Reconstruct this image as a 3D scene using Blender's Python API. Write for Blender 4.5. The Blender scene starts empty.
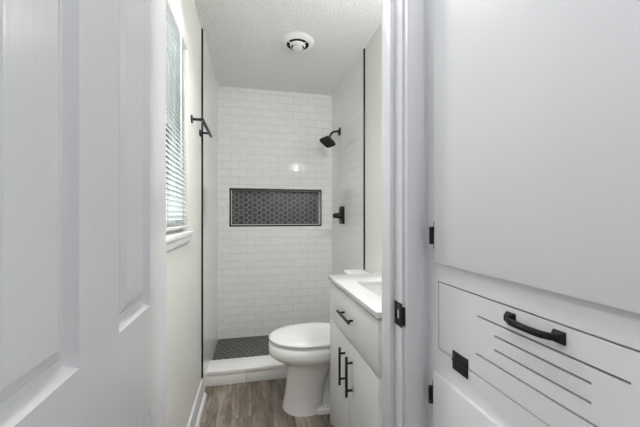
import bpy, bmesh, math, random
from mathutils import Vector, Matrix
random.seed(4)
S = bpy.context.scene
COL = S.collection
PI = math.pi

# ------------------------------------------------------------------ camera
F_PX = 310.0
cam_d = bpy.data.cameras.new('camera')
cam_d.sensor_width = 36.0
cam_d.lens = F_PX / 640 * 36.0
cam_d.shift_y = 2.5 / 640
cam_d.clip_start = 0.01
cam = bpy.data.objects.new('camera', cam_d)
COL.objects.link(cam)
cam.location = (0, 0, 1.2)
cam.rotation_euler = (math.radians(90), 0, math.radians(-12.46))
S.camera = cam

# ------------------------------------------------------------------ world, daylight, exposure
S.view_settings.view_transform = 'Standard'
S.view_settings.look = 'None'
S.view_settings.gamma = 1.0
S.view_settings.use_curve_mapping = False
S.view_settings.exposure = 0.20
w = bpy.data.worlds.new('world')
S.world = w
w.use_nodes = True
bg = w.node_tree.nodes['Background']
bg.inputs['Color'].default_value = (0.92, 0.97, 1.0, 1)
bg.inputs['Strength'].default_value = 3.2
S.cycles.max_bounces = 12
S.cycles.diffuse_bounces = 8
S.cycles.glossy_bounces = 4
S.cycles.transparent_max_bounces = 16
S.cycles.sample_clamp_indirect = 4.0
S.cycles.caustics_reflective = False
S.cycles.caustics_refractive = False
try:
    S.cycles.use_denoising = True
except Exception:
    pass


def area(name, loc, rot, sx, sy, power, col, shape='RECTANGLE', portal=False):
    d = bpy.data.lights.new(name, 'AREA')
    d.shape = shape
    d.size = sx
    if shape in ('RECTANGLE', 'ELLIPSE'):
        d.size_y = sy
    d.energy = power
    d.color = col
    if portal:
        d.cycles.is_portal = True
    o = bpy.data.objects.new(name, d)
    COL.objects.link(o)
    o.location = loc
    o.rotation_euler = rot
    return o


# daylight comes in at the bathroom window (left)
area('bathroom_window_portal', (-0.44, 1.28, 1.58), (0, math.radians(-90), 0), 0.9, 0.70, 1, (1, 1, 1), portal=True)

# ------------------------------------------------------------------ geometry helpers


def merge(bm, other):
    me = bpy.data.meshes.new('tmp')
    other.to_mesh(me)
    other.free()
    bm.from_mesh(me)
    bpy.data.meshes.remove(me)


def box(bm, x0, x1, y0, y1, z0, z1, bev=0.0, seg=2):
    b = bmesh.new()
    bmesh.ops.create_cube(b, size=1.0)
    for v in b.verts:
        v.co = Vector(((x0 + x1) / 2 + v.co.x * (x1 - x0), (y0 + y1) / 2 + v.co.y * (y1 - y0), (z0 + z1) / 2 + v.co.z * (z1 - z0)))
    if bev > 0:
        bmesh.ops.bevel(b, geom=list(b.edges), offset=bev, segments=seg, profile=0.5, affect='EDGES')
    merge(bm, b)


AX = {'x': ((0, 1, 0), (0, 0, 1), (1, 0, 0)), 'y': ((1, 0, 0), (0, 0, 1), (0, 1, 0)), 'z': ((1, 0, 0), (0, 1, 0), (0, 0, 1))}


def grid_slab(bm, axis, us, vs, w0, w1, hole=lambda u, v: False, bev=0.0):
    """A slab across axis from w0 to w1, cut in cells by us and vs; cells whose centre is a hole stay open."""
    U, V, W = (Vector(a) for a in AX[axis])
    us = sorted(set(us)); vs = sorted(set(vs))
    b = bmesh.new()
    cache = {}

    def vt(i, j, k):
        if (i, j, k) not in cache:
            cache[(i, j, k)] = b.verts.new(U * us[i] + V * vs[j] + W * (w0, w1)[k])
        return cache[(i, j, k)]
    nu, nv = len(us) - 1, len(vs) - 1
    solid = [[not hole((us[i] + us[i + 1]) / 2, (vs[j] + vs[j + 1]) / 2) for j in range(nv)] for i in range(nu)]

    def s(i, j):
        return 0 <= i < nu and 0 <= j < nv and solid[i][j]
    for i in range(nu):
        for j in range(nv):
            if not solid[i][j]:
                continue
            for k in (0, 1):
                b.faces.new([vt(i, j, k), vt(i + 1, j, k), vt(i + 1, j + 1, k), vt(i, j + 1, k)])
            if not s(i - 1, j): b.faces.new([vt(i, j, 0), vt(i, j + 1, 0), vt(i, j + 1, 1), vt(i, j, 1)])
            if not s(i + 1, j): b.faces.new([vt(i + 1, j, 0), vt(i + 1, j + 1, 0), vt(i + 1, j + 1, 1), vt(i + 1, j, 1)])
            if not s(i, j - 1): b.faces.new([vt(i, j, 0), vt(i + 1, j, 0), vt(i + 1, j, 1), vt(i, j, 1)])
            if not s(i, j + 1): b.faces.new([vt(i, j + 1, 0), vt(i + 1, j + 1, 0), vt(i + 1, j + 1, 1), vt(i, j + 1, 1)])
    bmesh.ops.recalc_face_normals(b, faces=b.faces)
    if bev > 0:
        es = [e for e in b.edges if len(e.link_faces) == 2 and e.link_faces[0].normal.dot(e.link_faces[1].normal) < 0.5]
        bmesh.ops.bevel(b, geom=es, offset=bev, segments=2, profile=0.5, affect='EDGES')
    merge(bm, b)


def loft(bm, rings, cap0=True, cap1=True):
    b = bmesh.new()
    vr = [[b.verts.new(p) for p in r] for r in rings]
    n = len(rings[0])
    for a, c in zip(vr, vr[1:]):
        for i in range(n):
            b.faces.new([a[i], a[(i + 1) % n], c[(i + 1) % n], c[i]])
    if cap0: b.faces.new(vr[0][::-1])
    if cap1: b.faces.new(vr[-1])
    bmesh.ops.recalc_face_normals(b, faces=b.faces)
    merge(bm, b)


def frame_of(d):
    d = Vector(d).normalized()
    up = Vector((0, 0, 1)) if abs(d.z) < 0.9 else Vector((0, 1, 0))
    a = d.cross(up).normalized()
    return d, a, a.cross(d).normalized()


def lathe(bm, base, direction, prof, n=32, cap0=True, cap1=True):
    d, a, c = frame_of(direction)
    base = Vector(base)
    rings = []
    for r, h in prof:
        rings.append([base + d * h + (a * math.cos(2 * PI * i / n) + c * math.sin(2 * PI * i / n)) * max(r, 1e-4) for i in range(n)])
    loft(bm, rings, cap0, cap1)


def cyl(bm, p0, p1, r, n=20, bev=0.0):
    p0 = Vector(p0); p1 = Vector(p1)
    L = (p1 - p0).length
    if bev > 0:
        lathe(bm, p0, p1 - p0, [(r - bev, 0), (r, bev), (r, L - bev), (r - bev, L)], n)
    else:
        lathe(bm, p0, p1 - p0, [(r, 0), (r, L)], n)


def tube(bm, pts, r, n=14):
    pts = [Vector(p) for p in pts]
    rings = []
    for i, p in enumerate(pts):
        d = (pts[min(i + 1, len(pts) - 1)] - pts[max(i - 1, 0)]).normalized()
        d, a, c = frame_of(d)
        rings.append([p + (a * math.cos(2 * PI * k / n) + c * math.sin(2 * PI * k / n)) * r for k in range(n)])
    loft(bm, rings)


def rrect(hw, hh, r, k=5):
    out = []
    for cx, cy, a0 in ((hw - r, hh - r, 0), (-hw + r, hh - r, 90), (-hw + r, -hh + r, 180), (hw - r, -hh + r, 270)):
        for i in range(k + 1):
            t = math.radians(a0 + 90 * i / k)
            out.append((cx + r * math.cos(t), cy + r * math.sin(t)))
    return out


def rplate(bm, c, direction, prof, k=5, spin=0.0):
    """Stack of rounded rectangles along direction; prof rows are (half width, half height, radius, offset)."""
    d, a, u = frame_of(direction)
    if spin:
        q = Matrix.Rotation(spin, 3, d)
        a = q @ a; u = q @ u
    c = Vector(c)
    loft(bm, [[c + d * o + a * x + u * y for x, y in rrect(hw, hh, r, k)] for hw, hh, r, o in prof])


def obj(name, bm, mat, parent=None, smooth=35):
    me = bpy.data.meshes.new(name)
    bm.normal_update()
    bm.to_mesh(me)
    bm.free()
    if parent is not None:
        off = parent.get('_w', None)
        wl = Vector((0, 0, 0))
        p = parent
        while p is not None:
            wl += p.location
            p = p.parent
        me.transform(Matrix.Translation(-wl))
    me.materials.append(mat)
    if smooth:
        me.polygons.foreach_set('use_smooth', [True] * len(me.polygons))
        me.set_sharp_from_angle(angle=math.radians(smooth))
    o = bpy.data.objects.new(name, me)
    COL.objects.link(o)
    if parent is not None:
        o.parent = parent
    return o


def tag(o, label=None, cat=None, group=None, kind=None):
    if label: o['label'] = label
    if cat: o['category'] = cat
    if group: o['group'] = group
    if kind: o['kind'] = kind
    return o


def thing(name, label, cat, loc, group=None, kind=None):
    o = bpy.data.objects.new(name, None)
    o.empty_display_size = 0.05
    COL.objects.link(o)
    o.location = loc
    return tag(o, label, cat, group, kind)


def struct(name, bm, mat, label=None, parent=None, smooth=35):
    o = obj(name, bm, mat, parent, smooth)
    if parent is None:
        o['kind'] = 'structure'
        if label: o['label'] = label
    return o


def one(f, *a, **k):
    bm = bmesh.new()
    f(bm, *a, **k)
    return bm


# ------------------------------------------------------------------ materials
def mat(name):
    m = bpy.data.materials.new(name)
    m.use_nodes = True
    nt = m.node_tree
    return m, nt, nt.nodes['Principled BSDF']


def N(nt, t, **kw):
    n = nt.nodes.new(t)
    for k, v in kw.items():
        setattr(n, k, v)
    return n


def setin(n, **kw):
    for k, v in kw.items():
        n.inputs[k].default_value = v


def plain(name, col, rough=0.5, metal=0.0, bump=0.0, scale=60.0, stretch=None, dist=0.002, coat=0.0, detail=3.0, spec=0.5):
    m, nt, p = mat(name)
    p.inputs['Base Color'].default_value = (*col, 1)
    p.inputs['Roughness'].default_value = rough
    p.inputs['Metallic'].default_value = metal
    p.inputs['Specular IOR Level'].default_value = spec
    if coat:
        p.inputs['Coat Weight'].default_value = coat
        p.inputs['Coat Roughness'].default_value = 0.05
    if bump:
        tc = N(nt, 'ShaderNodeTexCoord')
        mp = N(nt, 'ShaderNodeMapping')
        if stretch:
            mp.inputs['Scale'].default_value = stretch
        nz = N(nt, 'ShaderNodeTexNoise')
        nz.inputs['Scale'].default_value = scale
        nz.inputs['Detail'].default_value = detail
        bp = N(nt, 'ShaderNodeBump')
        bp.inputs['Strength'].default_value = bump
        bp.inputs['Distance'].default_value = dist
        nt.links.new(tc.outputs['Object'], mp.inputs['Vector'])
        nt.links.new(mp.outputs['Vector'], nz.inputs['Vector'])
        nt.links.new(nz.outputs['Fac'], bp.inputs['Height'])
        nt.links.new(bp.outputs['Normal'], p.inputs['Normal'])
    return m


def plane_coords(nt, axis, du=0.0, dv=0.0):
    """Object coordinates flattened to (u, v, 0) on a plane across axis."""
    tc = N(nt, 'ShaderNodeTexCoord')
    sp = N(nt, 'ShaderNodeSeparateXYZ')
    cb = N(nt, 'ShaderNodeCombineXYZ')
    nt.links.new(tc.outputs['Object'], sp.inputs[0])
    u, v = {'x': ('Y', 'Z'), 'y': ('X', 'Z'), 'z': ('X', 'Y')}[axis]
    for src, dst, d in ((u, 'X', du), (v, 'Y', dv)):
        ad = N(nt, 'ShaderNodeMath', operation='ADD')
        ad.inputs[1].default_value = d
        nt.links.new(sp.outputs[src], ad.inputs[0])
        nt.links.new(ad.outputs[0], cb.inputs[dst])
    return cb


PITCH_Z = 0.07365
PITCH_X = 0.150


def subway(name, axis, du, dv):
    m, nt, p = mat(name)
    cb = plane_coords(nt, axis, du, dv)
    br = N(nt, 'ShaderNodeTexBrick')
    br.offset = 0.5
    br.offset_frequency = 2
    setin(br, Scale=1.0)
    br.inputs['Mortar Size'].default_value = 0.0013
    br.inputs['Mortar Smooth'].default_value = 0.25
    br.inputs['Bias'].default_value = -0.2
    br.inputs['Brick Width'].default_value = PITCH_X
    br.inputs['Row Height'].default_value = PITCH_Z
    br.inputs['Color1'].default_value = (0.88, 0.88, 0.87, 1)
    br.inputs['Color2'].default_value = (0.855, 0.855, 0.845, 1)
    br.inputs['Mortar'].default_value = (0.52, 0.515, 0.50, 1)
    nt.links.new(cb.outputs[0], br.inputs['Vector'])
    nt.links.new(br.outputs['Color'], p.inputs['Base Color'])
    # glazed tile against matt grout
    mr = N(nt, 'ShaderNodeMapRange')
    setin(mr, **{'To Min': 0.10, 'To Max': 0.75})
    nt.links.new(br.outputs['Fac'], mr.inputs['Value'])
    nt.links.new(mr.outputs[0], p.inputs['Roughness'])
    nz = N(nt, 'ShaderNodeTexNoise')
    setin(nz, Scale=14.0, Detail=1.0)
    nt.links.new(cb.outputs[0], nz.inputs['Vector'])
    b1 = N(nt, 'ShaderNodeBump')
    setin(b1, Strength=0.25, Distance=0.004)
    nt.links.new(nz.outputs['Fac'], b1.inputs['Height'])
    b2 = N(nt, 'ShaderNodeBump', invert=True)
    setin(b2, Strength=0.6, Distance=0.0012)
    nt.links.new(br.outputs['Fac'], b2.inputs['Height'])
    nt.links.new(b1.outputs[0], b2.inputs['Normal'])
    nt.links.new(b2.outputs[0], p.inputs['Normal'])
    return m


def hexmat(name, axis, pitch, tile, grout, line=0.035, rough=0.35, swap=False):
    m, nt, p = mat(name)
    cb = plane_coords(nt, axis, 10.0, 10.0)
    L = nt.links.new

    def vm(op, a, b=None):
        n = N(nt, 'ShaderNodeVectorMath', operation=op)
        for i, s in enumerate((a, b)):
            if s is None: continue
            if isinstance(s, tuple): n.inputs[i].default_value = s
            else: L(s, n.inputs[i])
        return n

    def sm(op, a, b=None):
        n = N(nt, 'ShaderNodeMath', operation=op)
        for i, s in enumerate((a, b)):
            if s is None: continue
            if isinstance(s, (int, float)): n.inputs[i].default_value = s
            else: L(s, n.inputs[i])
        return n.outputs[0]
    s = (1.0, 1.7320508, 1.0) if not swap else (1.7320508, 1.0, 1.0)
    h = tuple(c / 2 for c in s)
    ps = vm('MULTIPLY', cb.outputs[0], (1 / pitch, 1 / pitch, 0)).outputs[0]
    a = vm('SUBTRACT', vm('MODULO', ps, s).outputs[0], (h[0], h[1], 0)).outputs[0]
    b = vm('SUBTRACT', vm('MODULO', vm('ADD', ps, (h[0], h[1], 0)).outputs[0], s).outputs[0], (h[0], h[1], 0)).outputs[0]
    la = vm('LENGTH', a).outputs['Value']
    lb = vm('LENGTH', b).outputs['Value']
    mx = N(nt, 'ShaderNodeMix', data_type='VECTOR')
    L(sm('LESS_THAN', la, lb), mx.inputs['Factor'])
    L(b, mx.inputs[4]); L(a, mx.inputs[5])
    g = mx.outputs[1]
    ab = vm('ABSOLUTE', g).outputs[0]
    k = (0.5, 0.8660254, 0) if not swap else (0.8660254, 0.5, 0)
    d1 = vm('DOT_PRODUCT', ab, k).outputs['Value']
    sx = N(nt, 'ShaderNodeSeparateXYZ'); L(ab, sx.inputs[0])
    d = sm('MAXIMUM', d1, sx.outputs['X' if not swap else 'Y'])
    fac = N(nt, 'ShaderNodeMapRange')
    setin(fac, **{'From Min': 0.5 - line - 0.012, 'From Max': 0.5 - line + 0.012})
    L(d, fac.inputs['Value'])
    idv = vm('SUBTRACT', ps, g).outputs[0]
    wn = N(nt, 'ShaderNodeTexWhiteNoise', noise_dimensions='3D')
    L(vm('SNAP', vm('ADD', idv, (0.1, 0.1, 0.1)).outputs[0], (0.25, 0.25, 0.25)).outputs[0], wn.inputs['Vector'])
    va = N(nt, 'ShaderNodeMix', data_type='RGBA')
    L(wn.outputs['Value'], va.inputs['Factor'])
    va.inputs[6].default_value = (*[c * 0.8 for c in tile], 1)
    va.inputs[7].default_value = (*[c * 1.25 for c in tile], 1)
    cm = N(nt, 'ShaderNodeMix', data_type='RGBA')
    L(fac.outputs[0], cm.inputs['Factor'])
    L(va.outputs[2], cm.inputs[6])
    cm.inputs[7].default_value = (*grout, 1)
    L(cm.outputs[2], p.inputs['Base Color'])
    p.inputs['Roughness'].default_value = rough
    bp = N(nt, 'ShaderNodeBump', invert=True)
    setin(bp, Strength=0.5, Distance=0.001)
    L(fac.outputs[0], bp.inputs['Height'])
    L(bp.outputs[0], p.inputs['Normal'])
    return m


def planks(name):
    m, nt, p = mat(name)
    L = nt.links.new
    tc = N(nt, 'ShaderNodeTexCoord')
    sp = N(nt, 'ShaderNodeSeparateXYZ')
    cb = N(nt, 'ShaderNodeCombineXYZ')
    L(tc.outputs['Object'], sp.inputs[0])
    L(sp.outputs['Y'], cb.inputs['X']); L(sp.outputs['X'], cb.inputs['Y'])
    br = N(nt, 'ShaderNodeTexBrick')
    br.offset = 0.37
    setin(br, Scale=1.0)
    br.inputs['Mortar Size'].default_value = 0.0011
    br.inputs['Mortar Smooth'].default_value = 0.2
    br.inputs['Brick Width'].default_value = 0.95
    br.inputs['Row Height'].default_value = 0.125
    br.inputs['Color1'].default_value = (0, 0, 0, 1)
    br.inputs['Color2'].default_value = (1, 1, 1, 1)
    br.inputs['Mortar'].default_value = (0.5, 0.5, 0.5, 1)
    L(cb.outputs[0], br.inputs['Vector'])
    # long grain, shifted plank by plank
    sh = N(nt, 'ShaderNodeVectorMath', operation='MULTIPLY_ADD')
    L(br.outputs['Color'], sh.inputs[0]); sh.inputs[1].default_value = (7.3, 3.1, 0)
    L(cb.outputs[0], sh.inputs[2])
    mp = N(nt, 'ShaderNodeMapping'); mp.inputs['Scale'].default_value = (2.2, 30, 1)
    L(sh.outputs[0], mp.inputs['Vector'])
    g1 = N(nt, 'ShaderNodeTexNoise'); setin(g1, Scale=1.0, Detail=6.0, Roughness=0.65, Distortion=0.6)
    L(mp.outputs[0], g1.inputs['Vector'])
    mp2 = N(nt, 'ShaderNodeMapping'); mp2.inputs['Scale'].default_value = (2.0, 7, 1)
    L(sh.outputs[0], mp2.inputs['Vector'])
    g2 = N(nt, 'ShaderNodeTexNoise'); setin(g2, Scale=1.6, Detail=5.0, Roughness=0.6, Distortion=1.0)
    L(mp2.outputs[0], g2.inputs['Vector'])
    r = N(nt, 'ShaderNodeValToRGB')
    e = r.color_ramp.elements
    e[0].position = 0.36; e[0].color = (0.07, 0.054, 0.042, 1)
    e[1].position = 0.64; e[1].color = (0.37, 0.32, 0.265, 1)
    e2 = e.new(0.50); e2.color = (0.172, 0.138, 0.108, 1)
    ad = N(nt, 'ShaderNodeMath', operation='MULTIPLY_ADD')
    L(g1.outputs['Fac'], ad.inputs[0]); ad.inputs[1].default_value = 0.5
    h2 = N(nt, 'ShaderNodeMath', operation='MULTIPLY'); L(g2.outputs['Fac'], h2.inputs[0]); h2.inputs[1].default_value = 0.5
    L(h2.outputs[0], ad.inputs[2])
    bw = N(nt, 'ShaderNodeRGBToBW'); L(br.outputs['Color'], bw.inputs[0])
    a2 = N(nt, 'ShaderNodeMath', operation='MULTIPLY_ADD'); L(bw.outputs[0], a2.inputs[0]); a2.inputs[1].default_value = 0.10
    L(ad.outputs[0], a2.inputs[2])
    a3 = N(nt, 'ShaderNodeMath', operation='SUBTRACT'); L(a2.outputs[0], a3.inputs[0]); a3.inputs[1].default_value = 0.05
    L(a3.outputs[0], r.inputs['Fac'])
    mx = N(nt, 'ShaderNodeMix', data_type='RGBA')
    L(br.outputs['Fac'], mx.inputs['Factor']); L(r.outputs['Color'], mx.inputs[6]); mx.inputs[7].default_value = (0.035, 0.025, 0.018, 1)
    L(mx.outputs[2], p.inputs['Base Color'])
    p.inputs['Roughness'].default_value = 0.42
    bp = N(nt, 'ShaderNodeBump'); setin(bp, Strength=0.25, Distance=0.001)
    L(g1.outputs['Fac'], bp.inputs['Height']); L(bp.outputs[0], p.inputs['Normal'])
    return m


def glassmat(name):
    m, nt, p = mat(name)
    L = nt.links.new
    nt.nodes.remove(p)
    out = nt.nodes['Material Output']
    tr = N(nt, 'ShaderNodeBsdfTransparent'); tr.inputs['Color'].default_value = (0.96, 0.98, 0.975, 1)
    gl = N(nt, 'ShaderNodeBsdfGlossy'); gl.inputs['Roughness'].default_value = 0.02
    fr = N(nt, 'ShaderNodeFresnel'); fr.inputs['IOR'].default_value = 1.45
    mx = N(nt, 'ShaderNodeMixShader')
    L(fr.outputs[0], mx.inputs[0]); L(tr.outputs[0], mx.inputs[1]); L(gl.outputs[0], mx.inputs[2])
    L(mx.outputs[0], out.inputs['Surface'])
    return m


def emit(name, col, s):
    m, nt, p = mat(name)
    p.inputs['Base Color'].default_value = (0.9, 0.9, 0.9, 1)
    p.inputs['Emission Color'].default_value = (*col, 1)
    p.inputs['Emission Strength'].default_value = s
    return m


M_WALL = plain('wall_paint', (0.745, 0.75, 0.715), 0.7, bump=0.15, scale=180, dist=0.001)
M_HALL = plain('hall_paint', (0.86, 0.86, 0.865), 0.7)
M_CEIL = plain('textured_ceiling_paint', (0.80, 0.805, 0.805), 0.85, bump=1.0, scale=85, dist=0.011, detail=5)
M_TRIM = plain('white_trim_paint', (0.75, 0.75, 0.77), 0.35)
M_DOOR = plain('embossed_door_paint', (0.71, 0.71, 0.715), 0.26, bump=0.28, scale=14, stretch=(9, 9, 0.55), dist=0.0016, detail=4)
M_CAB = plain('cabinet_paint', (0.79, 0.79, 0.795), 0.42, bump=0.05, scale=40, dist=0.002)
M_VAN = plain('vanity_paint', (0.74, 0.745, 0.74), 0.4)
M_QUARTZ = plain('white_quartz', (0.66, 0.66, 0.665), 0.14)
M_PORC = plain('porcelain', (0.91, 0.905, 0.895), 0.10, coat=0.4)
M_BASIN = plain('basin_glaze', (0.62, 0.62, 0.625), 0.12)
M_SEAT = plain('toilet_seat_plastic', (0.82, 0.82, 0.81), 0.16)
M_BLACK = plain('black_metal', (0.010, 0.010, 0.011), 0.42, metal=0.1, spec=0.35)
M_BRONZE = plain('dark_bronze_metal', (0.020, 0.018, 0.017), 0.35, metal=0.5)
M_VOID_SHADE = plain('painted_void_shade', (0.02, 0.02, 0.02), 0.9)  # near-black colour standing in for shade inside openings
M_FAN = plain('white_plastic', (0.84, 0.85, 0.85), 0.4)
M_BLIND = plain('white_blind_vinyl', (0.86, 0.87, 0.86), 0.45)
M_CORD = plain('blind_cord', (0.45, 0.46, 0.46), 0.8)
M_VINYL = plain('white_window_vinyl', (0.82, 0.84, 0.84), 0.4)
M_SOLID = plain('white_curb_stone', (0.87, 0.865, 0.855), 0.25)
M_GAP = plain('grey_grout', (0.45, 0.44, 0.42), 0.8)
M_GLASS = glassmat('window_glass')
M_FLOOR = planks('vinyl_plank_floor')
ZOFF = 1.0 - (2.019 / PITCH_Z - 27) * PITCH_Z
M_TILE_Y = subway('subway_tile_back', 'y', 10 * PITCH_X + 0.268 - 0 * PITCH_X, -(2.019 - 26 * PITCH_Z))
M_TILE_X = subway('subway_tile_side', 'x', 0.05, -(2.019 - 26 * PITCH_Z))
M_HEXW = hexmat('charcoal_hexagon_tile_wall', 'y', 0.0500, (0.052, 0.053, 0.057), (0.42, 0.42, 0.42), 0.030, 0.30, swap=True)
M_HEXF = hexmat('charcoal_hexagon_tile_floor', 'z', 0.0520, (0.050, 0.049, 0.048), (0.25, 0.247, 0.24), 0.035, 0.42)
M_SHADE = emit('fill_globe_glass', (1.0, 0.985, 0.955), 560.0)  # glow of the globe added by the doorway as frontal fill
M_SHADE2 = emit('frosted_lamp_glass_dim', (1.0, 0.985, 0.955), 140.0)

def vinyl_slats(name):
    m, nt, p = mat(name)
    out = nt.nodes['Material Output']
    p.inputs['Base Color'].default_value = (0.86, 0.88, 0.88, 1)
    p.inputs['Roughness'].default_value = 0.45
    tl = N(nt, 'ShaderNodeBsdfTranslucent'); tl.inputs['Color'].default_value = (0.90, 0.92, 0.92, 1)
    mx = N(nt, 'ShaderNodeMixShader'); mx.inputs[0].default_value = 0.35
    nt.links.new(p.outputs[0], mx.inputs[1]); nt.links.new(tl.outputs[0], mx.inputs[2])
    nt.links.new(mx.outputs[0], out.inputs['Surface'])
    return m


M_SLAT = vinyl_slats('translucent_blind_vinyl')

# ------------------------------------------------------------------ the room
XL, XR, YB, ZC = -0.320, 0.812, 3.07, 2.43
YD0, YD1 = 0.735, 0.85          # door wall, hall face and bathroom face
YT = 2.15                        # where the tile starts
TT = 0.010                       # tile build-up
WY0, WY1, WZ0, WZ1 = 0.93, 1.70, 1.122, 2.08   # window opening
NX0, NX1, NZ0, NZ1 = -0.194, 0.684, 1.109, 1.456  # niche
HXL, HXR, HYB = -0.95, 0.466, -1.7  # hall

struct('floor', one(box, -1.1, 1.4, HYB - 0.1, 2.45, -0.05, 0.0), M_FLOOR, 'grey brown wood plank floor running under the toilet')
struct('ceiling', one(box, -1.1, 1.4, HYB - 0.1, 3.3, ZC, ZC + 0.08), M_CEIL, 'white textured ceiling above the bathroom')

bm = bmesh.new()
grid_slab(bm, 'x', [YD1, WY0, WY1, 3.3], [-0.05, WZ0, WZ1, ZC], XL - 0.12, XL,
          lambda u, v: WY0 < u < WY1 and WZ0 < v < WZ1)
struct('wall_left', bm, M_WALL, 'off white painted wall with the window and towel bar')
struct('wall_right', one(box, XR, XR + 0.12, YD1, 3.3, -0.05, ZC), M_WALL, 'pale painted wall behind the vanity and toilet')

bm = bmesh.new()
grid_slab(bm, 'y', [XL - 0.12, NX0, NX1, XR + 0.12], [-0.05, NZ0, NZ1, ZC], YB, YB + 0.1,
          lambda u, v: NX0 < u < NX1 and NZ0 < v < NZ1)
box(bm, NX0 - 0.02, NX1 + 0.02, YB + 0.1, YB + 0.12, NZ0 - 0.02, NZ1 + 0.02)
struct('wall_back', bm, M_TILE_Y, 'white subway tile wall at the back of the shower')
struct('wall_left_tile', one(box, XL - 0.002, XL + TT, YT + 0.003, YB + 0.002, 0.0, ZC), M_TILE_X, 'white subway tile on the left shower wall')
struct('wall_right_tile', one(box, XR - TT, XR + 0.002, YT + 0.003, YB + 0.002, 0.0, ZC), M_TILE_X, 'white subway tile on the right shower wall behind the shower head')
struct('trim_left', one(box, XL - 0.001, XL + TT + 0.001, YT - 0.005, YT + 0.003, 0.140, ZC - 0.004), M_BLACK, 'black metal tile edge strip on the left wall')
struct('trim_right', one(box, XR - TT - 0.001, XR + 0.001, YT - 0.005, YT + 0.003, 0.0, ZC - 0.004), M_BLACK, 'black metal tile edge strip on the right wall')

# wall holding the doorway
DJL, DJR, DH = -0.226, 0.379, 2.06
bm = bmesh.new()
grid_slab(bm, 'y', [-1.1, DJL - 0.02, DJR + 0.02, 1.4], [-0.05, DH, ZC], YD0, YD1, lambda u, v: DJL - 0.02 < u < DJR + 0.02 and v < DH)
struct('wall_front', bm, M_HALL, 'wall holding the bathroom doorway')
struct('wall_hall_left', one(box, HXL - 0.1, HXL, HYB, YD0, -0.05, ZC), M_HALL, 'hall wall behind the open door')
struct('wall_hall_right', one(box, HXR, HXR + 0.1, HYB, -0.02, -0.05, ZC), M_HALL, 'hall wall beyond the built-in cabinet')
struct('wall_hall_back', one(box, -1.1, 1.4, HYB - 0.1, HYB, -0.05, ZC), M_HALL, 'hall wall behind the viewer')

# door frame: jambs, stops, casings, strike plate
fr = thing('trim_doorway', 'white painted door frame with a black strike plate', None, (DJR, YD0, 0), kind='structure')
obj('jamb', one(box, DJR, DJR + 0.02, YD0, YD1, 0, DH), M_TRIM, fr)
obj('jamb', one(box, DJL - 0.02, DJL, YD0, YD1, 0, DH), M_TRIM, fr)
obj('head_jamb', one(box, DJL, DJR, YD0, YD1, DH - 0.02, DH), M_TRIM, fr)
obj('door_stop', one(box, DJR - 0.0145, DJR, 0.776, 0.831, 0, DH - 0.02, 0.002), M_TRIM, fr)
obj('door_stop', one(box, DJL, DJL + 0.011, 0.776, 0.831, 0, DH - 0.02, 0.002), M_TRIM, fr)


def casing(x0, x1, ya, yb, inner_right):
    """Casing with an eased outer band; ya the room face, yb against the wall."""
    bm = bmesh.new()
    box(bm, x0, x1, min(ya, yb), max(ya, yb), 0, DH + 0.05, 0.003)
    return bm


obj('casing', casing(DJR + 0.006, 0.4345, YD0 - 0.016, YD0, True), M_TRIM, fr)
obj('casing', casing(DJL - 0.062, DJL - 0.006, YD0 - 0.016, YD0, False), M_TRIM, fr)
obj('casing', casing(DJR + 0.006, 0.438, YD1, YD1 + 0.016, True), M_TRIM, fr)
obj('casing', casing(DJL - 0.062, DJL - 0.006, YD1, YD1 + 0.016, False), M_TRIM, fr)
obj('head_casing', one(box, DJL - 0.062, 0.4345, YD0 - 0.017, YD0, DH + 0.002, DH + 0.06, 0.003), M_TRIM, fr)
bm = bmesh.new()
grid_slab(bm, 'x', [0.734, 0.750, 0.761, 0.775], [0.911, 0.930, 0.953, 0.973], DJR - 0.0016, DJR + 0.0005,
          lambda u, v: 0.750 < u < 0.761 and 0.930 < v < 0.953, 0.0004)
pts = [(DJR - 0.0016, 0.735), (DJR - 0.0012, 0.7315), (DJR + 0.0005, 0.7285), (DJR + 0.003, 0.7265)]
b = []
for k, (z, s) in enumerate(((0.918, 0), (0.966, 0))):
    b.append([Vector((x, y, z)) for x, y in pts] + [Vector((x + 0.0018, y + 0.0008, z)) for x, y in pts[::-1]])
loft(bm, b)
obj('strike_plate', bm, M_BLACK, fr)['label'] = 'black metal strike plate'

# baseboards
bm = bmesh.new()
box(bm, XL, XL + 0.013, YD1, YT + 0.035, 0, 0.138, 0.004)
bb = struct('baseboard_left', bm, M_TRIM, 'white baseboard along the left wall under the window')
bm = bmesh.new()
ring = lambda y: [Vector((XL + 0.013, y, 0)), Vector((XL + 0.031, y, 0))] + [Vector((XL + 0.013 + 0.018 * math.cos(t), y, 0.018 * 1.5 * math.sin(t))) for t in (0.3, 0.6, 0.9, 1.2, PI / 2)]
loft(bm, [ring(YD1), ring(YT + 0.030)])
obj('shoe_moulding', bm, M_TRIM, bb)
struct('baseboard_right', one(box, XR - 0.013, XR, 1.76, 2.29, 0, 0.1, 0.004), M_TRIM, 'white baseboard behind the toilet')

# ------------------------------------------------------------------ shower floor and curb
struct('shower_floor', one(box, XL, XR, 2.43, YB, -0.04, 0.034), M_HEXF, 'charcoal hexagon tile floor of the shower')
curb = thing('shower_curb', 'low white step along the front of the shower', 'curb', (0.25, 2.38, 0))
box_l, box_r = XL + TT, XR - TT
obj('top_slab', one(box, box_l, box_r, 2.285, 2.468, 0.082, 0.108, 0.003), M_SOLID, curb)
obj('core', one(box, box_l, box_r, 2.302, 2.452, 0.0, 0.083), M_GAP, curb)
jx = [box_l, -0.040, 0.265, 0.570, box_r]
for i in range(4):
    obj('front_tile', one(box, jx[i] + 0.001, jx[i + 1] - 0.001, 2.292, 2.303, 0.0015, 0.081, 0.0015), M_SOLID, curb)

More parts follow.
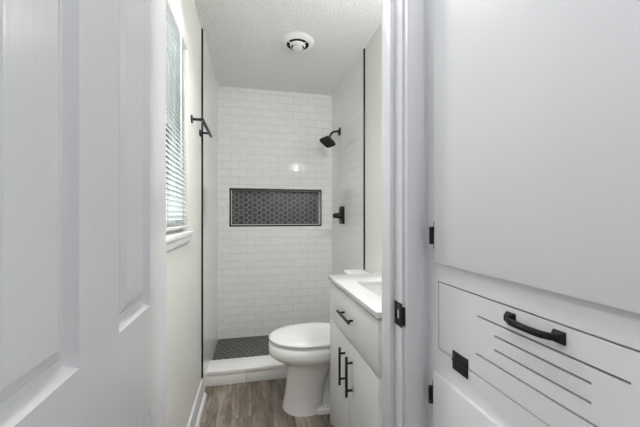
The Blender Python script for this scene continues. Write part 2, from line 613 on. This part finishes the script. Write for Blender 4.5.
# ------------------------------------------------------------------ niche
ni = thing('shower_niche', 'wide recessed shelf with charcoal hexagon tiles and black edging in the back wall', 'niche', ((NX0 + NX1) / 2, YB, NZ0))
ND = 0.085
e = 0.009
bm = bmesh.new()
grid_slab(bm, 'y', [NX0 + 0.001, NX0 + e, NX1 - e, NX1 - 0.001], [NZ0 + 0.001, NZ0 + e, NZ1 - e, NZ1 - 0.001], YB - 0.0015, YB + ND,
          lambda u, v: NX0 + e < u < NX1 - e and NZ0 + e < v < NZ1 - e)
obj('lining', bm, M_SOLID, ni)['label'] = 'white lining of the recess'
obj('hexagon_tile', one(box, NX0 + e, NX1 - e, YB + ND - 0.012, YB + ND, NZ0 + e, NZ1 - e), M_HEXW, ni)['label'] = 'charcoal hexagon tiles with grey grout'
bm = bmesh.new()
grid_slab(bm, 'y', [NX0 - 0.011, NX0 + 0.004, NX1 - 0.004, NX1 + 0.011], [NZ0 - 0.011, NZ0 + 0.004, NZ1 - 0.009, NZ1 + 0.011], YB - 0.004, YB - 0.0002,
          lambda u, v: NX0 + 0.004 < u < NX1 - 0.004 and NZ0 + 0.004 < v < NZ1 - 0.009, 0.001)
obj('edge_frame', bm, M_BLACK, ni)['label'] = 'black metal edging'

# ------------------------------------------------------------------ window and blind
win = thing('window_1', 'white window in the left wall behind the open door', None, (XL, 1.28, WZ0), kind='structure')
XS = XL - 0.055
bm = bmesh.new()
grid_slab(bm, 'x', [WY0, WY0 + 0.03, WY1 - 0.03, WY1], [WZ0, WZ0 + 0.03, WZ1 - 0.03, WZ1], XS - 0.05, XS, lambda u, v: WY0 + 0.03 < u < WY1 - 0.03 and WZ0 + 0.03 < v < WZ1 - 0.03, 0.002)
obj('window_frame', bm, M_VINYL, win)
MR = 1.645
for (z0, z1, xo) in ((WZ0 + 0.03, MR + 0.02, -0.012), (MR - 0.02, WZ1 - 0.03, -0.034)):
    y0, y1 = WY0 + 0.031, WY1 - 0.031
    bm = bmesh.new()
    grid_slab(bm, 'x', [y0, y0 + 0.035, y1 - 0.035, y1], [z0 + 0.001, z0 + 0.038, z1 - 0.038, z1 - 0.001], XS + xo - 0.010, XS + xo + 0.010,
              lambda u, v: y0 + 0.035 < u < y1 - 0.035 and z0 + 0.038 < v < z1 - 0.038, 0.002)
    s = obj('sash', bm, M_VINYL, win)
    obj('pane', one(box, XS + xo - 0.002, XS + xo + 0.002, y0 + 0.034, y1 - 0.034, z0 + 0.037, z1 - 0.037), M_GLASS, s)
bm = bmesh.new()
box(bm, XS + 0.001, XL + 0.022, WY0 - 0.04, WY1 + 0.04, WZ0 - 0.022, WZ0 - 0.0005, 0.004)
obj('window_sill', bm, M_TRIM, win)
obj('apron', one(box, XL, XL + 0.014, WY0 - 0.02, WY1 + 0.02, WZ0 - 0.056, WZ0 - 0.022, 0.003), M_TRIM, win)

bl = thing('window_blind', 'white slatted mini blind hanging in the left window', 'blind', (XL - 0.020, 1.28, WZ0 + 0.03))
BX = XL - 0.0135
BY0, BY1 = WY0 + 0.006, WY1 - 0.006
obj('headrail', one(box, BX - 0.013, BX + 0.013, BY0, BY1, WZ1 - 0.028, WZ1 - 0.001, 0.002), M_BLIND, bl)
bm = bmesh.new()
z = WZ1 - 0.05
zb = WZ0 + 0.068
tilt = math.radians(58)
n_sl = 0
while z > zb:
    rings = []
    for y in (BY0, BY1):
        up = []; dn = []
        for k in range(6):
            t = -0.0125 + 0.025 * k / 5
            cz = 0.0020 * (1 - (t / 0.0125) ** 2)
            x = t * math.cos(tilt) - cz * math.sin(tilt)
            zz = t * math.sin(tilt) * -1 + cz * math.cos(tilt)
            up.append(Vector((BX + x, y, z + zz + 0.0003)))
            dn.append(Vector((BX + x, y, z + zz - 0.0003)))
        rings.append(up + dn[::-1])
    loft(bm, rings)
    z -= 0.0215
    n_sl += 1
sl = obj('slats', bm, M_SLAT, bl)
obj('bottom_rail', one(box, BX - 0.013, BX + 0.013, BY0, BY1, WZ0 + 0.018, WZ0 + 0.034, 0.003), M_BLIND, bl)
bm = bmesh.new()
for y in (BY0 + 0.09, (BY0 + BY1) / 2, BY1 - 0.085):
    for dx in (-0.0135, 0.0135):
        cyl(bm, (BX + dx, y, WZ0 + 0.03), (BX + dx, y, WZ1 - 0.02), 0.0008, 6)
obj('ladder_cord', bm, M_CORD, bl)
obj('tilt_wand', one(cyl, (BX + 0.016, BY1 - 0.16, WZ0 + 0.30), (BX + 0.016, BY1 - 0.16, WZ1 - 0.03), 0.003, 8), M_BLIND, bl)

bm = bmesh.new()
for k in range(3):
    box(bm, BX - 0.0125, BX + 0.0125, BY0, BY1, WZ0 + 0.038 + k * 0.006, WZ0 + 0.040 + k * 0.006)
obj('stacked_slats', bm, M_BLIND, bl)

# ------------------------------------------------------------------ the open panel door
DX, DT = -0.183, 0.035
DY0, DY1 = 0.127, 0.735


def panel_door():
    ys = [DY0, 0.249, 0.386, 0.4895, 0.627, DY1]
    zs = [0.012, 0.25, 0.846, 1.034, 1.66, 1.765, 1.945, 2.04]
    bm = bmesh.new()
    prof = [(0.0, 0.0), (0.004, -0.0045), (0.009, -0.0085), (0.012, -0.0095), (0.0135, -0.007), (0.0195, -0.0065), (0.022, -0.0052), (0.032, -0.0022), (0.034, -0.0016)]
    for sx, face in ((1, DX), (-1, DX - DT)):
        for i in range(5):
            for j in range(7):
                y0, y1, z0, z1 = ys[i], ys[i + 1], zs[j], zs[j + 1]
                if i in (1, 3) and j in (1, 3, 5):
                    loops = []
                    for ins, dep in prof:
                        loops.append([bm.verts.new((face + sx * dep * 1.3, y, z)) for y, z in ((y0 + ins, z0 + ins), (y1 - ins, z0 + ins), (y1 - ins, z1 - ins), (y0 + ins, z1 - ins))])
                    for a, c in zip(loops, loops[1:]):
                        for k in range(4):
                            bm.faces.new([a[k], a[(k + 1) % 4], c[(k + 1) % 4], c[k]])
                    bm.faces.new(loops[-1])
                else:
                    bm.faces.new([bm.verts.new((face, y, z)) for y, z in ((y0, z0), (y1, z0), (y1, z1), (y0, z1))])
    for a, c in (((DY0, zs[0]), (DY1, zs[0])), ((DY1, zs[0]), (DY1, zs[-1])), ((DY1, zs[-1]), (DY0, zs[-1])), ((DY0, zs[-1]), (DY0, zs[0]))):
        bm.faces.new([bm.verts.new(p) for p in ((DX, *a), (DX, *c), (DX - DT, *c), (DX - DT, *a))])
    bmesh.ops.remove_doubles(bm, verts=bm.verts, dist=0.0001)
    bmesh.ops.recalc_face_normals(bm, faces=bm.faces)
    return bm


struct('door_1', panel_door(), M_DOOR, 'white six panel door standing open at left', smooth=12)

# ------------------------------------------------------------------ vanity
VX, VY0, VY1, VZ = 0.445, 1.045, 1.750, 0.834
va = thing('bathroom_vanity', 'pale grey vanity cabinet with black bar handles beside the toilet', 'vanity cabinet', ((VX + XR) / 2, (VY0 + VY1) / 2, 0))
bm = bmesh.new()
CX = VX + 0.020
box(bm, CX, XR - 0.002, VY0 + 0.001, VY0 + 0.016, 0.0, VZ)
box(bm, CX, XR - 0.002, VY1 - 0.016, VY1, 0.0, VZ)
box(bm, CX, XR - 0.002, VY0 + 0.016, VY1 - 0.016, 0.10, 0.116)
box(bm, XR - 0.010, XR - 0.002, VY0 + 0.016, VY1 - 0.016, 0.0, VZ)
box(bm, CX + 0.010, CX + 0.026, VY0 + 0.016, VY1 - 0.016, 0.0, 0.10)
box(bm, CX + 0.010, CX + 0.026, VY0 + 0.016, VY1 - 0.016, 0.775, VZ)
box(bm, CX + 0.010, CX + 0.026, VY0 + 0.016, VY1 - 0.016, 0.59, 0.635)
box(bm, CX + 0.010, CX + 0.026, VY1 - 0.055, VY1 - 0.016, 0.10, 0.775)
box(bm, CX + 0.010, CX + 0.026, VY0 + 0.016, VY0 + 0.045, 0.10, 0.775)
box(bm, CX + 0.010, CX + 0.026, 1.372, 1.412, 0.10, 0.59)
obj('carcass', bm, M_VAN, va)
# far post, flush with the fronts, running down to the floor
obj('corner_post', one(box, VX + 0.001, CX, 1.716, VY1, 0.0, VZ, 0.0012), M_VAN, va)


def bar_handle(parent, a, b, name='handle'):
    a = Vector(a); b = Vector(b)
    bm = bmesh.new()
    cyl(bm, a, b, 0.0062, 14, 0.001)
    d = (b - a)
    for t in (0.16, 0.84):
        p = a + d * t
        cyl(bm, p, Vector((VX + 0.0005, p.y, p.z)), 0.0052, 12)
    return obj(name, bm, M_BLACK, parent)


def shaker(y0, y1, z0, z1):
    bm = bmesh.new()
    box(bm, VX, CX - 0.001, y0, y1, z0, z1, 0.0015)
    return bm


dr = obj('drawer', shaker(VY0, 1.713, 0.617, 0.822), M_VAN, va)
bar_handle(dr, (VX - 0.028, 1.302, 0.728), (VX - 0.028, 1.486, 0.728))['label'] = 'black bar handle lying level'
d1 = obj('door', shaker(1.3935, 1.713, 0.03, 0.612), M_VAN, va)
bar_handle(d1, (VX - 0.028, 1.447, 0.381), (VX - 0.028, 1.447, 0.562))['label'] = 'upright black bar handle'
d2 = obj('door', shaker(VY0, 1.3905, 0.03, 0.612), M_VAN, va)
bar_handle(d2, (VX - 0.028, 1.337, 0.384), (VX - 0.028, 1.337, 0.565))['label'] = 'upright black bar handle'

vt = thing('vanity_countertop', 'glossy white countertop with a sunken sink on the vanity', 'countertop', ((VX + XR) / 2, 1.4, VZ))
BX0, BX1, BYa, BYb = 0.535, 0.745, 1.205, 1.545
bm = bmesh.new()
grid_slab(bm, 'z', [VX - 0.010, BX0, BX1, XR - 0.001], [VY0 - 0.010, BYa, BYb, VY1 + 0.003], VZ + 0.0005, VZ + 0.022,
          lambda u, v: BX0 < u < BX1 and BYa < v < BYb, 0.0012)
obj('top', bm, M_QUARTZ, vt)
bm = bmesh.new()
c = ((BX0 + BX1) / 2, (BYa + BYb) / 2)
hw, hh = (BX1 - BX0) / 2, (BYb - BYa) / 2
R = [(hw + 0.006, hh + 0.006, 0.02, VZ + 0.0003), (hw + 0.001, hh + 0.001, 0.02, VZ + 0.0003), (hw - 0.003, hh - 0.004, 0.025, VZ - 0.05), (hw - 0.015, hh - 0.018, 0.035, VZ - 0.085), (hw - 0.05, hh - 0.06, 0.04, VZ - 0.1), (0.02, 0.02, 0.0199, VZ - 0.104)]
loft(bm, [[Vector((c[0] + x, c[1] + y, z)) for x, y in rrect(a, b_, r_)] for a, b_, r_, z in R], cap0=False)
sk = obj('basin', bm, M_BASIN, vt)

# ------------------------------------------------------------------ toilet
TY = 1.955
to = thing('toilet', 'white elongated toilet with closed lid between the vanity and shower', 'toilet', (0.45, TY, 0))


def egg(xf, xb, hw, z, n=48, tip=0.0):
    """Egg ring: front tip at xf (round), back at xb (squarer), half width hw, centred on TY."""
    out = []
    split = xf + (xb - xf) * 0.52
    for i in range(n):
        t = 2 * PI * i / n
        cx, sy = math.cos(t), math.sin(t)
        if cx < 0:
            x = split + (split - xf) * cx
            y = hw * sy
        else:
            e = 0.62
            x = split + (xb - split) * (abs(cx) ** e)
            y = hw * math.copysign(abs(sy) ** 0.72, sy)
        out.append(Vector((x, TY + y, z + tip * (x - xf))))
    return out


bm = bmesh.new()
# bowl: rim, then sweeping in under it to the foot
loft(bm, [egg(0.150, 0.55, 0.130, 0.417), egg(0.113, 0.575, 0.182, 0.417), egg(0.106, 0.58, 0.188, 0.412), egg(0.103, 0.58, 0.191, 0.385), egg(0.103, 0.58, 0.191, 0.360), egg(0.109, 0.58, 0.186, 0.345),
          egg(0.130, 0.58, 0.170, 0.327), egg(0.160, 0.575, 0.148, 0.308), egg(0.193, 0.56, 0.128, 0.287), egg(0.212, 0.52, 0.118, 0.264),
          egg(0.218, 0.48, 0.113, 0.22), egg(0.214, 0.455, 0.113, 0.15), egg(0.205, 0.445, 0.117, 0.08), egg(0.193, 0.44, 0.124, 0.025), egg(0.190, 0.44, 0.126, 0.0)])
# trapway and back body
loft(bm, [[Vector((0.32 + (x - 0.32) * 1, TY + s, z)) for x, s in ((0.33, -h), (x1, -h), (x1 + 0.01, -h * 0.6), (x1 + 0.01, h * 0.6), (x1, h), (0.33, h))] for h, x1, z in
          ((0.10, 0.60, 0.0), (0.075, 0.60, 0.045), (0.062, 0.60, 0.10), (0.064, 0.62, 0.18), (0.085, 0.66, 0.25), (0.11, 0.69, 0.30), (0.13, 0.72, 0.36), (0.135, 0.73, 0.395))])
# foot flange and the shelf below the tank
rplate(bm, (0.50, TY, 0.0), (0, 0, 1), [(0.125, 0.130, 0.04, 0.0), (0.125, 0.130, 0.04, 0.026), (0.112, 0.118, 0.035, 0.034)])
rplate(bm, (0.665, TY, 0.345), (0, 0, 1), [(0.10, 0.12, 0.04, 0.0), (0.115, 0.155, 0.04, 0.03), (0.12, 0.16, 0.04, 0.062)])
obj('bowl', bm, M_PORC, to, smooth=50)
bm = bmesh.new()
loft(bm, [egg(0.117, 0.565, 0.180, 0.4175), egg(0.110, 0.57, 0.187, 0.420), egg(0.109, 0.57, 0.188, 0.428), egg(0.114, 0.57, 0.184, 0.4305)])
obj('seat', bm, M_SEAT, to, smooth=50)
bm = bmesh.new()
loft(bm, [egg(0.115, 0.575, 0.183, 0.4335), egg(0.106, 0.58, 0.192, 0.436), egg(0.105, 0.58, 0.193, 0.443), egg(0.110, 0.58, 0.189, 0.449), egg(0.125, 0.575, 0.176, 0.4535),
          egg(0.16, 0.565, 0.150, 0.4575), egg(0.22, 0.53, 0.10, 0.461), egg(0.30, 0.44, 0.04, 0.4625)])
for s in (-1, 1):
    cyl(bm, (0.585, TY + s * 0.075 - 0.025, 0.424), (0.585, TY + s * 0.075 + 0.025, 0.424), 0.014, 14, 0.003)
obj('lid', bm, M_SEAT, to, smooth=50)
bm = bmesh.new()
TXc = 0.722
rplate(bm, (TXc, TY, 0.407), (0, 0, 1), [(0.070, 0.175, 0.03, 0.0), (0.074, 0.183, 0.03, 0.02), (0.079, 0.188, 0.03, 0.372)])
tk = obj('tank', bm, M_PORC, to, smooth=50)
bm = bmesh.new()
rplate(bm, (TXc - 0.001, TY, 0.780), (0, 0, 1), [(0.078, 0.190, 0.03, 0.0), (0.081, 0.195, 0.032, 0.006), (0.081, 0.195, 0.032, 0.026), (0.075, 0.189, 0.03, 0.034), (0.05, 0.165, 0.03, 0.037)])
obj('tank_lid', bm, M_PORC, to, smooth=50)
bm = bmesh.new()
lathe(bm, (0.445, TY - 0.100, 0.032), (0, 0, 1), [(0.014, 0), (0.0135, 0.008), (0.009, 0.015), (0.001, 0.018)], 18)
obj('bolt_cap', bm, M_SEAT, to)

# ------------------------------------------------------------------ towel bar
TZ, TX = 1.728, XL + 0.058
tb = thing('towel_bar', 'short black towel bar on the left wall near the shower', 'towel bar', (XL, 1.94, TZ))
obj('bar', one(cyl, (TX, 1.783, TZ), (TX, 2.16, TZ), 0.009, 16, 0.001), M_BLACK, tb)
for y in (1.80, 2.085):
    p = obj('post', one(cyl, (XL + 0.006, y, TZ), (TX, y, TZ), 0.0075, 16), M_BLACK, tb)
    bm = bmesh.new()
    lathe(bm, (XL, y, TZ), (1, 0, 0), [(0.023, 0), (0.023, 0.005), (0.021, 0.007)], 24)
    obj('flange', bm, M_BLACK, p)

# ------------------------------------------------------------------ shower head and valve
SX = XR - TT
SY, SZ = 2.776, 1.985
sh = thing('showerhead', 'black square shower head on a bent arm high on the right shower wall', 'shower head', (SX, SY, SZ))
bm = bmesh.new()
rplate(bm, (SX, SY, SZ), (-1, 0, 0), [(0.031, 0.034, 0.010, 0), (0.031, 0.034, 0.010, 0.006), (0.024, 0.027, 0.008, 0.012)])
obj('flange', bm, M_BRONZE, sh)
path = [(SX, SY, SZ), (SX - 0.03, SY, SZ + 0.001), (SX - 0.055, SY, SZ - 0.004), (SX - 0.075, SY, SZ - 0.016), (SX - 0.088, SY, SZ - 0.034), (SX - 0.097, SY, SZ - 0.054)]
obj('arm', one(tube, path, 0.0105, 16), M_BRONZE, sh)
hd = Vector((-0.42, -0.30, -0.86)).normalized()
hp = Vector((SX - 0.095, SY, SZ - 0.052))
bm = bmesh.new()
lathe(bm, hp - hd * 0.002, hd, [(0.013, 0), (0.017, 0.010), (0.017, 0.018), (0.012, 0.022)], 20)
rplate(bm, hp + hd * 0.018, hd, [(0.012, 0.012, 0.011, 0), (0.028, 0.028, 0.020, 0.008), (0.048, 0.048, 0.026, 0.022), (0.060, 0.060, 0.026, 0.038), (0.063, 0.063, 0.026, 0.050), (0.060, 0.060, 0.024, 0.056), (0.052, 0.052, 0.02, 0.054)], spin=math.radians(8))
hh_ = obj('spray_head', bm, M_BRONZE, sh)

sv = thing('shower_valve', 'black shower valve with a stubby handle on the right shower wall', 'shower valve', (SX, 2.70, 1.208))
bm = bmesh.new()
rplate(bm, (SX, 2.70, 1.208), (-1, 0, 0), [(0.078, 0.080, 0.025, 0), (0.078, 0.080, 0.025, 0.006), (0.070, 0.072, 0.022, 0.012)])
obj('plate', bm, M_BLACK, sv)
bm = bmesh.new()
lathe(bm, (SX - 0.012, 2.70, 1.203), (-1, 0, 0), [(0.030, 0), (0.028, 0.02), (0.024, 0.026), (0.022, 0.062), (0.019, 0.066)], 24)
box(bm, SX - 0.086, SX - 0.040, 2.684, 2.716, 1.184, 1.220, 0.006)
obj('handle', bm, M_BLACK, sv)

# ------------------------------------------------------------------ ceiling exhaust fan
FX, FY = 0.318, 2.17
ef = thing('exhaust_fan', 'round white exhaust fan grille on the ceiling', 'exhaust fan', (FX, FY, ZC))
DN = (0, 0, -1)
bm = bmesh.new()
lathe(bm, (FX, FY, ZC), DN, [(0.116, 0), (0.114, 0.006), (0.104, 0.014), (0.088, 0.022), (0.082, 0.024), (0.079, 0.0235), (0.0795, 0.0225), (0.090, 0.0195), (0.104, 0.010), (0.11, 0.001)], 48, cap0=False, cap1=False)
obj('cover', bm, M_FAN, ef)
bm = bmesh.new()
lathe(bm, (FX, FY, ZC), DN, [(0.001, 0.0005), (0.0765, 0.0005), (0.0785, 0.0005), (0.0785, 0.0215), (0.0765, 0.0215), (0.0765, 0.002), (0.001, 0.002)], 40, cap0=False, cap1=False)
obj('duct', bm, M_VOID_SHADE, ef)['label'] = 'duct opening with its shade painted dark'  # interior coloured near-black in place of shade
bm = bmesh.new()
lathe(bm, (FX, FY, ZC), DN, [(0.045, 0.040), (0.055, 0.024), (0.0565, 0.025), (0.047, 0.042), (0.045, 0.040)], 40, cap0=False, cap1=False)
for k in range(3):
    t = math.radians(80 + 120 * k)
    d = Vector((math.cos(t), math.sin(t), 0))
    tube(bm, [Vector((FX, FY, ZC - 0.024)) + d * 0.02, Vector((FX, FY, ZC - 0.021)) + d * 0.0795], 0.0022, 8)
obj('louvre_ring', bm, M_FAN, ef)
bm = bmesh.new()
lathe(bm, (FX, FY, ZC), DN, [(0.028, 0.018), (0.036, 0.040), (0.035, 0.046), (0.024, 0.050), (0.001, 0.051)], 36)
obj('centre_cap', bm, M_FAN, ef)

# ------------------------------------------------------------------ built-in cabinet on the right
KX = 0.452      # face frame plane
FXd = 0.440     # door faces
KY0, KY1 = 0.06, YD0 - 0.002
FL = (0.15, 0.688, 0.8715, 1.0392)   # drop-front opening
kb = thing('built_in_cabinet', 'white built-in hall cabinet with a slotted drop-front panel', 'cabinet', (0.62, 0.40, 0))
bm = bmesh.new()
grid_slab(bm, 'x', [KY0, FL[0], FL[1], KY1], [0, FL[2], FL[3], ZC], KX, KX + 0.02, lambda u, v: FL[0] < u < FL[1] and FL[2] < v < FL[3])
obj('face_frame', bm, M_CAB, kb)
bm = bmesh.new()
grid_slab(bm, 'y', [KX + 0.02, 0.80], [0, ZC], KY0, KY0 + 0.015)
grid_slab(bm, 'y', [KX + 0.02, 0.80], [0, ZC], KY1 - 0.015, KY1)
box(bm, 0.785, 0.80, KY0 + 0.015, KY1 - 0.015, 0, ZC)
box(bm, KX + 0.02, 0.785, KY0 + 0.015, KY1 - 0.015, 0.835, 0.85)
box(bm, KX + 0.02, 0.785, KY0 + 0.015, KY1 - 0.015, 1.06, 1.075)
obj('carcass', bm, M_CAB, kb)
ud = obj('upper_door', one(box, FXd, KX - 0.0005, 0.125, 0.688, 1.0855, 2.30, 0.0025), M_CAB, kb)
ld = obj('lower_door', one(box, FXd, KX - 0.0005, 0.125, 0.692, 0.09, 0.8150, 0.0025), M_CAB, kb)
G = 0.0030
sl4 = [(0.2875, 0.552, 0.9947), (0.333, 0.506, 0.9710), (0.333, 0.506, 0.9442), (0.2875, 0.555, 0.9162)]
hs = 0.0018
ys = [FL[0] + G, FL[1] - G]; zs = [FL[2] + G, FL[3] - G]
for y0, y1, z in sl4:
    ys += [y0, y1]; zs += [z - hs, z + hs]
bm = bmesh.new()
grid_slab(bm, 'x', ys, zs, KX + 0.0005, KX + 0.0055, lambda u, v: any(y0 < u < y1 and abs(v - z) < hs for y0, y1, z in sl4))
fp = obj('drop_front', bm, M_CAB, kb)
obj('slot_shade_sheet', one(box, KX + 0.0062, KX + 0.0085, FL[0] + 0.01, FL[1] - 0.01, FL[2] + 0.008, FL[3] - 0.008), M_VOID_SHADE, fp)['label'] = 'dark sheet painted as the shade behind the slots'  # sheet added so the slots look as dark as a shaded interior
# arched black pull on the drop front
bm = bmesh.new()
hz = 0.0
HP = ((0.4655, 1.0185), (0.3765, 1.0185))
for (y, z) in HP:
    rplate(bm, (KX, y, z), (-1, 0, 0), [(0.0095, 0.0095, 0.001, 0), (0.0095, 0.0095, 0.001, 0.003), (0.007, 0.007, 0.001, 0.008), (0.005, 0.0055, 0.001, 0.012)])
rings = []
for k in range(17):
    t = k / 16
    y = HP[0][0] + (HP[1][0] - HP[0][0]) * t
    h = 0.009 + 0.012 * (1 - (2 * t - 1) ** 4)
    th = 0.0028
    wv = 0.0052
    z = HP[0][1]
    dx = -h
    rings.append([Vector((KX + dx - th, y, z - wv)), Vector((KX + dx - th - 0.0018, y, z)), Vector((KX + dx - th, y, z + wv)), Vector((KX + dx + th, y, z + wv)), Vector((KX + dx + th, y, z - wv))])
loft(bm, rings)
obj('pull_handle', bm, M_BLACK, fp)['label'] = 'arched black pull handle with square ends'
bm = bmesh.new()
box(bm, KX - 0.0022, KX + 0.0003, 0.578, 0.629, 0.8735, 0.893, 0.0006)
box(bm, KX - 0.0022, KX + 0.0003, 0.578, 0.629, 0.851, 0.870, 0.0006)
cyl(bm, (KX - 0.002, 0.579, 0.8718), (KX - 0.002, 0.629, 0.8718), 0.0022, 12)
for y in (0.588, 0.619):
    for z in (0.884, 0.860):
        lathe(bm, (KX - 0.0022, y, z), (-1, 0, 0), [(0.0035, 0), (0.003, 0.0008), (0.001, 0.001)], 10)
obj('hinge', bm, M_BLACK, fp)['label'] = 'black butt hinge on the lower edge'


def knuckle(parent, y, z0, z1, e0, e1):
    bm = bmesh.new()
    box(bm, FXd + 0.001, KX, y - 0.0005, y + 0.0025, e0, e1, 0.0005)
    cyl(bm, (FXd - 0.001, y + 0.0068, z0), (FXd - 0.001, y + 0.0068, z1), 0.0058, 14, 0.001)
    box(bm, FXd + 0.003, KX - 0.0003, y + 0.0045, y + 0.0075, z0, z1)
    box(bm, KX - 0.0025, KX - 0.0003, y + 0.002, y + 0.016, z0, z1)
    return obj('hinge', bm, M_BLACK, parent)


knuckle(ud, 0.6885, 1.130, 1.173, 1.119, 1.186)['label'] = 'black hinge'
knuckle(ld, 0.6925, 0.732, 0.774, 0.732, 0.793)['label'] = 'black hinge'

# ------------------------------------------------------------------ vanity wall lamp and added fill lamps
for LY, LX, LZ, lab in ((1.00, XR - 0.072, 2.022, 'unseen globe added as fill light on the right wall, nearer the doorway'), (1.37, 0.686, 1.958, 'globe wall lamp on the right wall above the vanity')):  # the doorway globe is added fill; the vanity globe is a lamp
    vl = thing('wall_lamp', lab, 'wall lamp', (XR, LY, LZ + 0.07))
    bm = bmesh.new()
    lathe(bm, (XR, LY, LZ + 0.07), (-1, 0, 0), [(0.055, 0), (0.055, 0.012), (0.045, 0.018)], 32)
    obj('back_plate', bm, M_BLACK, vl)
    obj('arm', one(tube, [(XR - 0.017, LY, LZ + 0.07), (LX + 0.015, LY, LZ + 0.07), (LX + 0.004, LY, LZ + 0.066), (LX, LY, LZ + 0.032)], 0.007, 10), M_BLACK, vl)
    R0 = 0.032
    bm = bmesh.new()
    lathe(bm, (LX, LY, LZ + R0), (0, 0, -1), [(R0 * math.sin(PI * k / 12), R0 - R0 * math.cos(PI * k / 12)) for k in range(13)], 24)
    if LY > 1.2:
        uplight_block = bmesh.new()  # unseen cup added to keep this globe's light off the ceiling
        lathe(uplight_block, (LX, LY, LZ + R0 + 0.004), (0, 0, -1), [(0.012, 0), (0.028, 0.012), (0.036, 0.028), (0.0365, 0.038), (0.0345, 0.038), (0.0335, 0.028), (0.026, 0.014), (0.010, 0.003)], 24, cap0=False, cap1=False)
        obj('uplight_block', uplight_block, M_BLACK, vl)
    obj('globe', bm, M_SHADE if LY < 1.2 else M_SHADE2, vl)
M_HFILL = emit('hall_fill_glass', (0.95, 0.97, 1.0), 16.5)  # glow of a lamp added out of view to fill the hall
M_HFILL2 = emit('hall_fill_glass_far', (0.95, 0.97, 1.0), 38.0)
for x, y, lab in ((-0.02, 0.2, 'unseen round lamp added as fill in the hall, the one nearer the door'), (-0.70, -0.35, 'unseen round lamp added as fill in the hall, the one farther from the door')):  # both hall lamps are added out of view as fill light
    cl = thing('hall_fill_lamp', lab, 'fill lamp', (x, y, ZC))
    obj('base', one(cyl, (x, y, ZC), (x, y, ZC - 0.03), 0.15, 36, 0.003), M_FAN, cl)
    bm = bmesh.new()
    lathe(bm, (x, y, ZC - 0.03), DN, [(0.14, 0), (0.13, 0.03), (0.09, 0.055), (0.001, 0.07)], 36)
    obj('diffuser', bm, M_HFILL if y > 0 else M_HFILL2, cl)
dl = thing('fill_downlight', 'unseen cylinder lamp added as fill on the bathroom ceiling', 'fill lamp', (-0.02, 1.36, ZC))  # added out of view to brighten the lower walls and floor
bm = bmesh.new()
lathe(bm, (-0.02, 1.36, ZC), DN, [(0.02, 0.0), (0.092, 0.0), (0.092, 0.13), (0.088, 0.13), (0.086, 0.06), (0.084, 0.055), (0.02, 0.055)], 32, cap0=False, cap1=False)
obj('housing', bm, M_BLACK, dl)
obj('lens', one(cyl, (-0.02, 1.36, ZC - 0.056), (-0.02, 1.36, ZC - 0.062), 0.080, 32), emit('fill_downlight_lens', (1.0, 0.985, 0.96), 165.0), dl)
